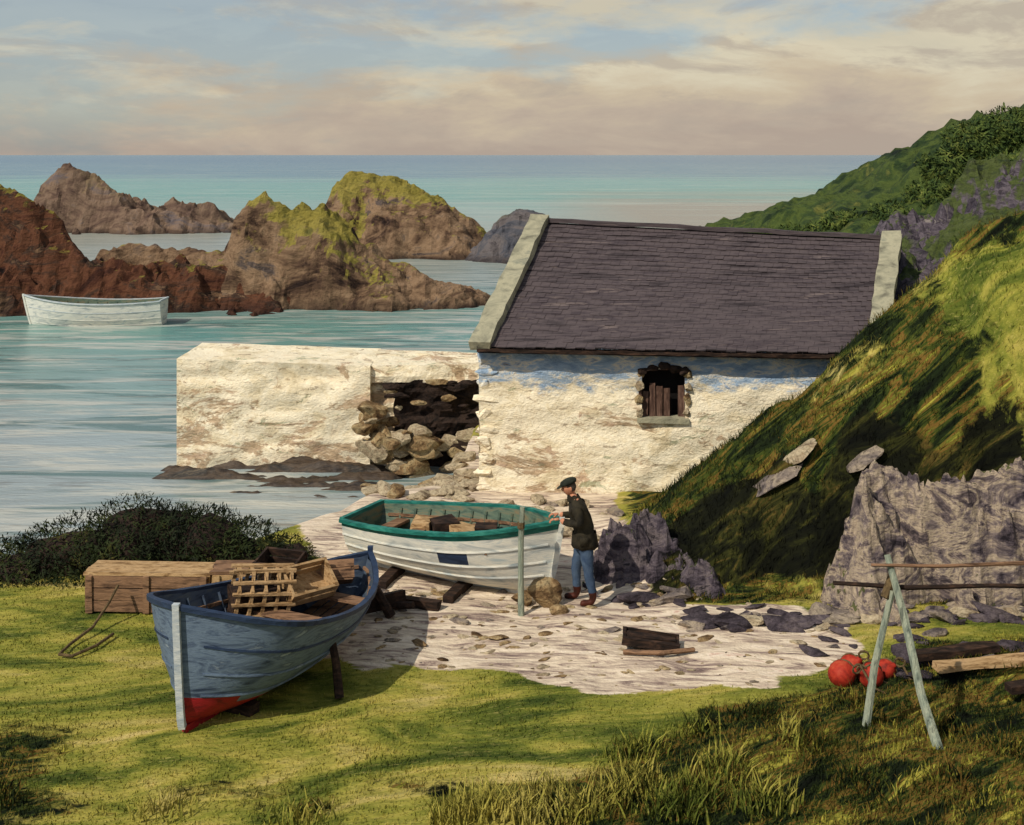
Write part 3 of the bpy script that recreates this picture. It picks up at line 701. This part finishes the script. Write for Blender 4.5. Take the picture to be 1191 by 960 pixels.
rocks('stone_block',[((.45,16.75,.17),(.3,.2,.22),2001,0,.1),((.15,16.9,.08),(.2,.15,.12),2002,0,.5),((.62,16.5,.05),(.15,.12,.08),2003,0,.5)],[M_stone_brown])

# ------------------------------------------------------------ crates etc.
def crate(name,x0,x1,y0,y1,z0,z1,rot=0,mats=None,open_top=False,planks=3):
    mb=MB();cx,cy=(x0+x1)/2,(y0+y1)/2;R=Matrix.Rotation(rot,3,'Z')
    def bx(c,sz,m=0):
        p=R@Vector((c[0]-cx,c[1]-cy,0));mb.box((p.x+cx,p.y+cy,c[2]),sz,R,m,.008)
    h=(z1-z0)/planks;w=x1-x0;d=y1-y0
    for k in range(planks):
        z=z0+h*(k+.5)
        bx((cx,y0,z),(w,.03,h*.91));bx((cx,y1,z),(w,.03,h*.91))
        bx((x0+.0,cy,z),(.03,d-.06,h*.91),1);bx((x1,cy,z),(.03,d-.06,h*.91),1)
    for x in (x0+.06,cx,x1-.06): bx((x,y0-.027,(z0+z1)/2),(.09,.025,z1-z0),0)
    if not open_top:
        n=4
        for k in range(n): bx((cx,y0+d*(k+.5)/n,z1+.02),(w+.06+random.uniform(-.03,.03),d/n*.93,.03),2)
    else: bx((cx,cy,z0+.03),(w,d,.03),2)
    return mb.make(name,mats or [M_wood,M_wood_tan,M_wood_tan])
crate('wooden_crate',-5.85,-4.15,16.5,17.0,.02,.52,-.04,[M_wood,M_wood_tan,M_wood_tan])
crate('wooden_crate',-4.10,-3.55,16.45,16.95,.02,.56,.05,[M_wood_tan,M_wood_tan,M_wood])
cr=empty('lobster_creel',(-3.2,15.15,.55));cr.rotation_euler=(0,.12,.35);mb=MB()
for k in range(5):
    x=-.32+.16*k
    mb.sweep([(x,-.26,0),(x+.02,-.26,.34),(x+.03,-.12,.52),(x+.03,.12,.52),(x+.02,.26,.34),(x,.26,0)],.045,.04,0,.005)
for y,z in ((-.26,.02),(.26,.02),(-.27,.17),(-.27,.3),(-.2,.42),(-.1,.53),(.08,.54),(.2,.42)):
    mb.beam((-.38,y,z),(.4,y,z+.02),.06,.03,0,.007)
mb.beam((-.38,0,.01),(.38,0,.01),.5,.03,1)
mb.beam((-.36,-.0,.14),(.34,.05,.16),.44,.28,1,.04)
mb.make('slats',[M_wood_tan,M_wood_dark],cr)
def fishbox(x,y,z,rz,rx,w=.62,dpt=.4,mats=None):
    mb=MB();R=Matrix.Rotation(rz,3,'Z')@Matrix.Rotation(rx,3,'X')
    for c,sz in (((0,0,0),(w,dpt,.03)),((0,dpt/2,.06),(w+.04,.03,.10)),((0,-dpt/2,.06),(w+.04,.03,.10)),((0,dpt/2,.19),(w+.04,.03,.10)),((0,-dpt/2,.19),(w+.04,.03,.10)),((w/2,0,.12),(.03,dpt,.24)),((-w/2,0,.12),(.03,dpt,.24))):
        p=R@Vector(c);mb.box((x+p.x,y+p.y,z+p.z),sz,R,0,.005)
    return mb.make('fish_box',mats or [M_wood_tan])
fishbox(-2.66,15.4,.76,.7,.7)
fishbox(-2.35,15.8,.70,.2,-.5,.5,.34,[M_wood])
fishbox(-3.0,15.7,.84,-.3,.25,.55,.36,[M_wood_dark])
mb=MB();R=Matrix.Rotation(-.12,3,'Z')@Matrix.Rotation(.10,3,'Y')
for c,sz in (((0,0,.03),(.66,.34,.03)),((0,-.17,.08),(.72,.03,.10)),((0,.17,.08),(.72,.03,.10)),((.34,0,.08),(.03,.34,.10)),((-.34,0,.08),(.03,.34,.10)),((0,-.05,.14),(.62,.1,.03))):
    p=R@Vector(c);mb.box((1.77+p.x,15.4+p.y,.02+gz(1.77,15.4)+p.z),sz,R,0,.012)
mb.tube([(1.4,15.15,.04),(1.9,15.05,.07),(2.3,15.2,.05)],.03,1,6)
mb.make('fish_box',[M_wood_dark,M_wood])
mb=MB()
pts=[(-5.35,16.35,.45),(-5.40,16.15,.3),(-5.5,15.8,.1),(-5.65,15.4,.04),(-5.68,15.1,.03),(-5.5,15.05,.03),(-5.3,15.35,.04),(-5.2,15.7,.05)]
mb.tube(pts,.02,0,6);mb.make('rope',[M_rope])

# ------------------------------------------------------------ fence, buoys, timber
mb=MB()
g1=gz(4.33,12.25);g2=gz(3.81,12.93)
mb.tube([(4.36,12.2,g1-.1),(4.25,12.5,.7),(4.17,12.8,1.4),(4.05,13.0,1.98)],[.055,.046,.044,.034],0,8,.12)
mb.tube([(3.80,12.95,g2-.1),(3.90,12.95,.8),(4.1,12.98,1.6)],[.045,.04,.034],0,8,.12)
mb.tube([(3.5,13.12,1.63),(4.3,13.06,1.60),(5.2,13.1,1.61),(6.4,13.2,1.56)],[.022,.028,.026,.03],1,7,.15)
mb.tube([(3.85,12.9,1.90),(4.6,12.95,1.87),(5.5,13.05,1.87),(6.4,13.12,1.9)],[.016,.022,.024,.026],2,7,.15)
mb.tube([(6.3,13.15,-.1),(6.28,13.15,2.05)],[.06,.05],0,8,.08)
mb.tube([(4.02,12.98,1.52),(4.12,13.05,1.72)],[.05,.05],3,8,.1)
mb.make('wooden_fence',[M_wood_grey,M_wood_dark,M_wood,M_rope])
def buoy(x,y,r,tilt):
    e=empty('fishing_buoy',(x,y,gz(x,y)+r*.7))
    mb=MB();R=Matrix.Rotation(tilt,3,'Y')@Matrix.Rotation(.4,3,'X')
    prof=[(0.0,-1.0),(.45,-.9),(.8,-.6),(.98,-.15),(.98,.2),(.8,.58),(.5,.85),(.28,.98),(.24,1.2),(.0,1.22)]
    vs=[]
    for rr,zz in prof:
        for k in range(14):
            a=2*math.pi*k/14;p=R@Vector((rr*r*math.cos(a),rr*r*math.sin(a),zz*r));vs.append(tuple(p))
    fs=[(i*14+k,i*14+(k+1)%14,(i+1)*14+(k+1)%14,(i+1)*14+k) for i in range(len(prof)-1) for k in range(14)]
    mb.add(vs,fs,0);mb.make('float',[M_buoy],e,True)
    mb=MB();p=R@Vector((0,0,1.2*r));ring=[p+R@Vector((.06*math.cos(a),0,.06+.06*math.sin(a))) for a in np.linspace(0,6.28,10)]
    mb.tube(ring+[ring[-1]+Vector((.1,-.15,-.2)),ring[-1]+Vector((.3,-.2,-.28))],.014,0,6)
    for k in range(4):
        a=k*math.pi/4;mb.tube([tuple(R@Vector((1.02*r*math.cos(t)*math.cos(a),1.02*r*math.cos(t)*math.sin(a),1.02*r*math.sin(t)))) for t in np.linspace(-1.5,1.5,9)],.012,0,5)
    mb.make('rope_eye',[M_rope],e)
buoy(3.93,14.35,.16,1.2);buoy(4.26,14.3,.15,-1.0);buoy(4.10,14.55,.15,.6);buoy(4.5,14.5,.12,.9)
mb=MB()
mb.beam((5.0,14.2,.26),(6.9,14.4,.32),.2,.07,0,.012,4);mb.beam((5.6,13.6,.26),(7.2,13.9,.34),.16,.08,1,.01,4);mb.beam((4.9,14.7,.18),(6.0,14.9,.22),.18,.08,1,.01,4)
mb.make('timber_planks',[M_wood_tan,M_wood_dark])

# ------------------------------------------------------------ bushes
def leafmat(name,cols):
    n=NT(name);c=n.ramp(n.noise(n.mapping((1,1,1)),1.8,5,.7,.5),spread(cols,.33,.67));return n.fin(c,.8,.15)
M_gorse=leafmat('gorse_leaf',[srgb(14,18,12),srgb(24,32,15),srgb(40,50,22),srgb(80,76,36)])
M_bush=leafmat('bush_leaf',[srgb(24,38,20),srgb(46,64,30),srgb(78,92,40),srgb(108,112,54)])
def bush(name,blobs,N,size,mat,core):
    e=empty(name);V=[];rs=np.random.RandomState(len(blobs)*7+N%13)
    for (c,r) in blobs:
        n=int(N*(r[0]*r[2])/sum(b[1][0]*b[1][2] for b in blobs))
        d=rs.normal(size=(n,3));d/=np.linalg.norm(d,axis=1)[:,None]
        rad=rs.uniform(.72,1.0,n)**.5*(1+.28*fbm(d[:,0]*2.5+c[0],d[:,1]*2.5,d[:,2]*2.5,5,3))
        p=np.array(c)+d*np.array(r)*rad[:,None]
        t=rs.normal(size=(n,3));t/=np.linalg.norm(t,axis=1)[:,None];b=np.cross(t,d);b/=np.linalg.norm(b,axis=1)[:,None]+1e-6
        s_=size*rs.uniform(.5,1.5,n)[:,None]
        V.append(np.stack([p-t*s_-b*s_*.35,p+t*s_*1.2,p-t*s_+b*s_*.35,p-t*s_*1.8],1).reshape(-1,3))
    V=np.concatenate(V);i=np.arange(len(V)//4)*4
    fastmesh('foliage',V,np.stack([i,i+1,i+2,i+3],1),mat,False,e)
    rocks('twig_core',[(c,(r[0]*.8,r[1]*.8,r[2]*.8),50+k) for k,(c,r) in enumerate(blobs)],[core],e)
    return e
bush('gorse_bush',[((-8.4,18.2,-.1),(1.2,.9,.35)),((-7.5,18.3,-.02),(1.2,.9,.46)),((-6.6,18.4,.03),(1.2,1.0,.68)),((-5.7,18.6,.06),(1.2,1.0,.86)),((-4.9,18.6,.06),(1.0,.9,.82)),((-4.2,18.6,.05),(.8,.8,.6)),((-3.6,18.6,0),(.6,.6,.38))],34000,.03,M_gorse,M_stone_black)
bl=[]
for (x,y,z,r) in [(13.6,59,2.2,.9),(14.6,58,2.4,.8),(16,58,2.9,1.0),(18,57,3.3,1.1),(20,57,4.3,1.2),(21.4,58,5.6,1.5),(22.6,58,6.8,1.6),(24,58,7.3,1.7),(25.8,58,7.4,1.8),(27.8,59,7.9,1.8),(23,55,5.5,1.3),(25,54,5.5,1.5),(26.5,53,5,1.5)]:
    bl.append(((x,y,z),(r*1.2,r,r*.75)))
bush('hillside_bushes',bl,22000,.10,M_bush,M_hill)

# ------------------------------------------------------------ man
M_jacket=nmat('jacket_cloth',[srgb(24,22,18),srgb(44,40,30),srgb(60,54,40)],5,bscale=30,bs=.4)
M_trouser=nmat('trouser_cloth',[srgb(44,62,88),srgb(62,80,104),srgb(76,94,114)],5,bscale=30,bs=.4)
M_boot=nmat('boot_leather',[srgb(34,18,14),srgb(92,40,26)],6,rough=.6)
M_skin=nmat('skin',[srgb(168,112,86),srgb(196,140,110)],8,bs=.1)
M_cap=nmat('cap_cloth',[srgb(26,30,26),srgb(46,52,42)],12)
M_hair=nmat('hair',[srgb(60,52,44),srgb(96,86,76)],20)
M_eye=nmat('eye',[srgb(20,18,16),srgb(30,26,22)],5,rough=.3)
def skinmesh(pts,edges,root=0,sub=2):
    me=bpy.data.meshes.new('sk');me.from_pydata([p[:3] for p in pts],edges,[]);o=bpy.data.objects.new('sk',me);scene.collection.objects.link(o)
    m=o.modifiers.new('s','SKIN');m.use_smooth_shade=True
    for i,p in enumerate(pts):
        r=p[3] if isinstance(p[3],tuple) else (p[3],p[3]);me.skin_vertices[0].data[i].radius=r;me.skin_vertices[0].data[i].use_root=(i==root)
    sb=o.modifiers.new('u','SUBSURF');sb.levels=sub;sb.render_levels=sub
    dg=bpy.context.evaluated_depsgraph_get();ev=o.evaluated_get(dg);m2=ev.to_mesh()
    V=[tuple(v.co) for v in m2.vertices];F=[tuple(p.vertices) for p in m2.polygons];ev.to_mesh_clear()
    bpy.data.objects.remove(o);return V,F
man=empty('man',(1.0,16.85,gz(1.0,16.85)))
pts=[(0.02,0,.90,(.165,.15)),(.01,0,1.06,(.175,.16)),(-.06,0,1.24,(.185,.17)),(-.11,0,1.39,(.13,.13)),(-.145,0,1.48,.062),(-.165,0,1.55,.055),
     (-.11,-.17,1.38,.085),(-.04,-.25,1.16,.066),(-.27,-.13,1.17,.048),(-.33,-.08,1.19,.034),
     (-.11,.17,1.38,.085),(-.06,.26,1.16,.066),(-.27,.20,1.17,.048),(-.33,.17,1.19,.034),
     (.03,-.10,.82,.115),(.06,-.12,.47,.078),(.13,-.13,.12,.055),(.11,-.13,.05,.05),(-.06,-.14,.045,.045),
     (.0,.10,.82,.115),(-.10,.12,.48,.078),(-.08,.13,.12,.055),(-.10,.13,.05,.05),(-.27,.14,.045,.045)]
ed=[(0,1),(1,2),(2,3),(3,4),(4,5),(3,6),(6,7),(7,8),(8,9),(3,10),(10,11),(11,12),(12,13),(0,14),(14,15),(15,16),(16,17),(17,18),(0,19),(19,20),(20,21),(21,22),(22,23)]
V,Fc=skinmesh(pts,ed)
def bodymat(c):
    x,y,z=c
    if z>1.475: return 3
    if x<-.285 and 1.0<z<1.3: return 3
    if z>.80: return 0
    if z>.20: return 1
    return 2
mi=[bodymat(np.mean([V[i] for i in f],0)) for f in Fc]
Vn=np.array(V)
w_=.014*fbm(Vn[:,0]*9,Vn[:,1]*9,Vn[:,2]*14,77,3);Vn[:,0]+=w_;Vn[:,1]+=w_*.7
obj('body',Vn,Fc,[M_jacket,M_trouser,M_boot,M_skin],man,True,mi)
mb=MB();n=20
def ring(cx,rx,ry,z): return [(cx+rx*(1+.04*math.sin(k*2.7))*math.cos(2*math.pi*k/n),ry*(1+.04*math.cos(k*1.9))*math.sin(2*math.pi*k/n),z+.012*math.sin(k*2.1)) for k in range(n)]
rs_=[ring(.015,.165,.175,1.0),ring(.02,.18,.20,.88),ring(.025,.19,.21,.80),ring(.025,.176,.196,.805)]
vs=sum(rs_,[]);fs=[(i*n+k,i*n+(k+1)%n,(i+1)*n+(k+1)%n,(i+1)*n+k) for i in range(3) for k in range(n)]
mb.add(vs,fs)
r1=ring(-.12,.105,.115,1.43);r2=ring(-.15,.075,.08,1.52)
mb.add(r1+r2,[(k,(k+1)%n,n+(k+1)%n,n+k) for k in range(n)])
mb.box((.0,-.205,.92),(.12,.02,.12),None,0,.004)
mb.make('jacket_hem_and_collar',[M_jacket],man,True)
def hand(side,w):
    mbv=MB();wx,wy,wz=w
    V,F=skinmesh([(wx,wy,wz,(.026,.02)),(wx-.045,wy,wz+.0,(.04,.018)),(wx-.085,wy,wz-.004,(.038,.015))],[(0,1),(1,2)]);mbv.add(V,F)
    for k,(oy,l) in enumerate(((-.03,.85),(-.01,1.0),(.01,.94),(.03,.74))):
        a=(wx-.08,wy+oy,wz);L=.075*l
        V,F=skinmesh([(*a,.0095),(a[0]-L*.5,a[1],a[2]-.004,.009),(a[0]-L*.8,a[1],a[2]-.026,.0085),(a[0]-L*.85,a[1],a[2]-.052,.0075)],[(0,1),(1,2),(2,3)],0,1);mbv.add(V,F)
    s_=1 if side>0 else -1
    V,F=skinmesh([(wx-.03,wy-s_*.03,wz,.012),(wx-.055,wy-s_*.055,wz-.012,.0105),(wx-.08,wy-s_*.062,wz-.03,.009)],[(0,1),(1,2)],0,1);mbv.add(V,F)
    obj('hand_l' if side<0 else 'hand_r',mbv.v,mbv.f,[M_skin],man,True)
hand(-1,(-.335,-.08,1.195));hand(1,(-.335,.17,1.195))
bm=bmesh.new();bmesh.ops.create_icosphere(bm,subdivisions=4,radius=1);HV=np.array([v.co[:] for v in bm.verts]);HF=[tuple(v.index for v in f.verts) for f in bm.faces];bm.free()
x,y,z=HV[:,0],HV[:,1],HV[:,2]
hx=x*.098;hy=y*.076;hz=z*.118
low=np.clip(-z,0,1);hy=hy*(1-.28*low);hx=np.where(x>0,hx*(1-.35*low),hx*(1-.08*low))
def bumpf(cx,cy,cz,s): return np.exp(-(((x-cx)**2+(y-cy)**2+(z-cz)**2)/s))
hx=hx-.030*bumpf(-.97,0,-.15,.018)-.016*bumpf(-.97,0,.05,.02)-.010*bumpf(-.9,0,.28,.08)-.012*bumpf(-.75,0,-.78,.05)
hx=hx+.012*(bumpf(-.9,.38,.08,.02)+bumpf(-.9,-.38,.08,.02))-.006*bumpf(-.85,0,-.45,.012)+.005*bumpf(-.85,0,-.52,.006)
cen=np.array([[HV[i] for i in f] for f in HF]).mean(1)
hm=[1 if (c[2]>.15 and c[0]>-.35) or (c[0]>.25 and c[2]>-.45) else 0 for c in cen]
T=Matrix.Translation((-.195,0,1.62))@Matrix.Rotation(-.26,4,'Y')
def tr(P): return [tuple(T@Vector(p)) for p in P]
mb=MB();mb.add(tr(zip(hx,hy,hz)),HF,0);mb.m=hm
for s_ in (-1,1):
    mb.add(tr(ICO_V*np.array((.018,.009,.03))+np.array((.012,s_*.078,-.008))),ICO_F,0)
    mb.add(tr(ICO_V*np.array((.009,.013,.007))+np.array((-.083,s_*.03,.008))),ICO_F,2)
mb.add(tr(ICO_V*np.array((.006,.022,.004))+np.array((-.091,0,-.055))),ICO_F,3)
obj('head',mb.v,mb.f,[M_skin,M_hair,M_eye,M_boot],man,True,mb.m)
cv=ICO_V*np.array((.122,.098,.05));cv[:,2]+=.078+.108*cv[:,0];cv[:,2]=np.where(ICO_V[:,2]<0,.052+.1*cv[:,0],cv[:,2])
mb=MB();mb.add(tr(cv),ICO_F)
pk=ICO_V*np.array((.062,.07,.009))+np.array((-.118,0,.045));pk[:,2]+=.25*(pk[:,0]+.1)
mb.add(tr(pk),ICO_F);obj('flat_cap',mb.v,mb.f,[M_cap],man,True)

# ------------------------------------------------------------ light and sky
SUN_EL=44;d=Vector((.60,.60,0)).normalized()*math.cos(math.radians(SUN_EL));d=Vector((d.x,d.y,-math.sin(math.radians(SUN_EL))))
sl=bpy.data.lights.new('sun','SUN');sl.energy=3.9;sl.angle=math.radians(.5);sl.color=(1,.90,.75)
so=bpy.data.objects.new('sun',sl);scene.collection.objects.link(so);so.rotation_euler=d.to_track_quat('-Z','Y').to_euler();so.location=(-20,-20,30)
w=bpy.data.worlds.new('World');scene.world=w;w.use_nodes=True;t=w.node_tree;t.nodes.clear()
N=t.nodes.new;Lk=t.links.new
out=N('ShaderNodeOutputWorld');bg=N('ShaderNodeBackground');bg.inputs[1].default_value=.10
sky=N('ShaderNodeTexSky');sky.sky_type='NISHITA';sky.sun_disc=False;sky.sun_elevation=math.radians(SUN_EL)
sky.sun_rotation=math.atan2(-d.x,-d.y)
bg2=N('ShaderNodeBackground');bg2.inputs[1].default_value=.92
tc_=N('ShaderNodeTexCoord');sp=N('ShaderNodeSeparateXYZ');Lk(tc_.outputs['Generated'],sp.inputs[0])
def mp(scale,loc=(0,0,0),rot=(0,0,0)):
    m=N('ShaderNodeMapping');m.inputs['Scale'].default_value=scale;m.inputs['Location'].default_value=loc;m.inputs['Rotation'].default_value=rot
    Lk(tc_.outputs['Generated'],m.inputs[0]);return m.outputs[0]
def nz(v,s_,det=8,r=.6,ds=.5):
    n=N('ShaderNodeTexNoise');n.inputs['Scale'].default_value=s_;n.inputs['Detail'].default_value=det;n.inputs['Roughness'].default_value=r;n.inputs['Distortion'].default_value=ds
    Lk(v,n.inputs['Vector']);return n.outputs['Fac']
def mt(op,a,b):
    n=N('ShaderNodeMath');n.operation=op
    for sck,v in ((n.inputs[0],a),(n.inputs[1],b)):
        if hasattr(v,'links'): Lk(v,sck)
        else: sck.default_value=v
    return n.outputs[0]
def rp(f,stops):
    n=N('ShaderNodeValToRGB');e=n.color_ramp.elements
    while len(e)<len(stops): e.new(.5)
    for i,(p,c) in enumerate(stops): e[i].position=p;e[i].color=c if isinstance(c,tuple) else (c,c,c,1)
    Lk(f,n.inputs[0]);return n.outputs[0]
def mx(f,a,b):
    n=N('ShaderNodeMix');n.data_type='RGBA'
    for sck,v in ((n.inputs[0],f),(n.inputs[6],a),(n.inputs[7],b)):
        if hasattr(v,'links'): Lk(v,sck)
        else: sck.default_value=v
    return n.outputs[2]
c1=nz(mp((3.2,3.2,11),rot=(0,.12,0)),1.9,7,.62,.3)
zz=mt('ADD',sp.outputs[2],mt('MULTIPLY',mt('SUBTRACT',c1,.5),.18))
cc=rp(zz,[(0.0,srgb(184,168,154)),(.025,srgb(196,180,162)),(.05,srgb(210,194,168)),(.08,srgb(224,214,188)),(.12,srgb(210,202,180)),(.3,srgb(206,202,192))])
c2=nz(mp((3.4,3.4,13),(3,1,2),(0,-.15,0)),2.2,7,.64,.4)
cc=mx(mt('MULTIPLY',rp(c2,[(.48,0.),(.58,.65)]),rp(sp.outputs[2],[(.01,0.3),(.05,1.)])),cc,srgb(184,172,158))
Lk(cc,bg2.inputs[0])
mixs=N('ShaderNodeMixShader')
c3=nz(mp((2.8,2.8,10),(7,2,1),(0,.2,0)),1.9,7,.60,.3)
hole=mt('ADD',c3,mt('ADD',mt('MULTIPLY',sp.outputs[0],-.42),mt('MULTIPLY',mt('MINIMUM',sp.outputs[2],.25),1.8)))
hf=rp(hole,[(.61,0.),(.78,1.)])
Lk(mt('MULTIPLY',hf,.75),mixs.inputs[0]);Lk(bg2.outputs[0],mixs.inputs[1]);Lk(bg.outputs[0],mixs.inputs[2]);Lk(mixs.outputs[0],out.inputs[0])
tint=mx(.35,sky.outputs[0],(2.2,3.2,4.2,1));Lk(tint,bg.inputs[0])

# ------------------------------------------------------------ camera
cam=bpy.data.cameras.new('camera');co=bpy.data.objects.new('camera',cam);scene.collection.objects.link(co)
co.location=(0,0,6.3);co.rotation_euler=(math.radians(90),0,0)
cam.sensor_width=36;cam.lens=42.32;cam.shift_y=-.2519;cam.clip_end=30000;cam.clip_start=.1
scene.camera=co
scene.view_settings.view_transform='Standard';scene.view_settings.look='None';scene.view_settings.exposure=0
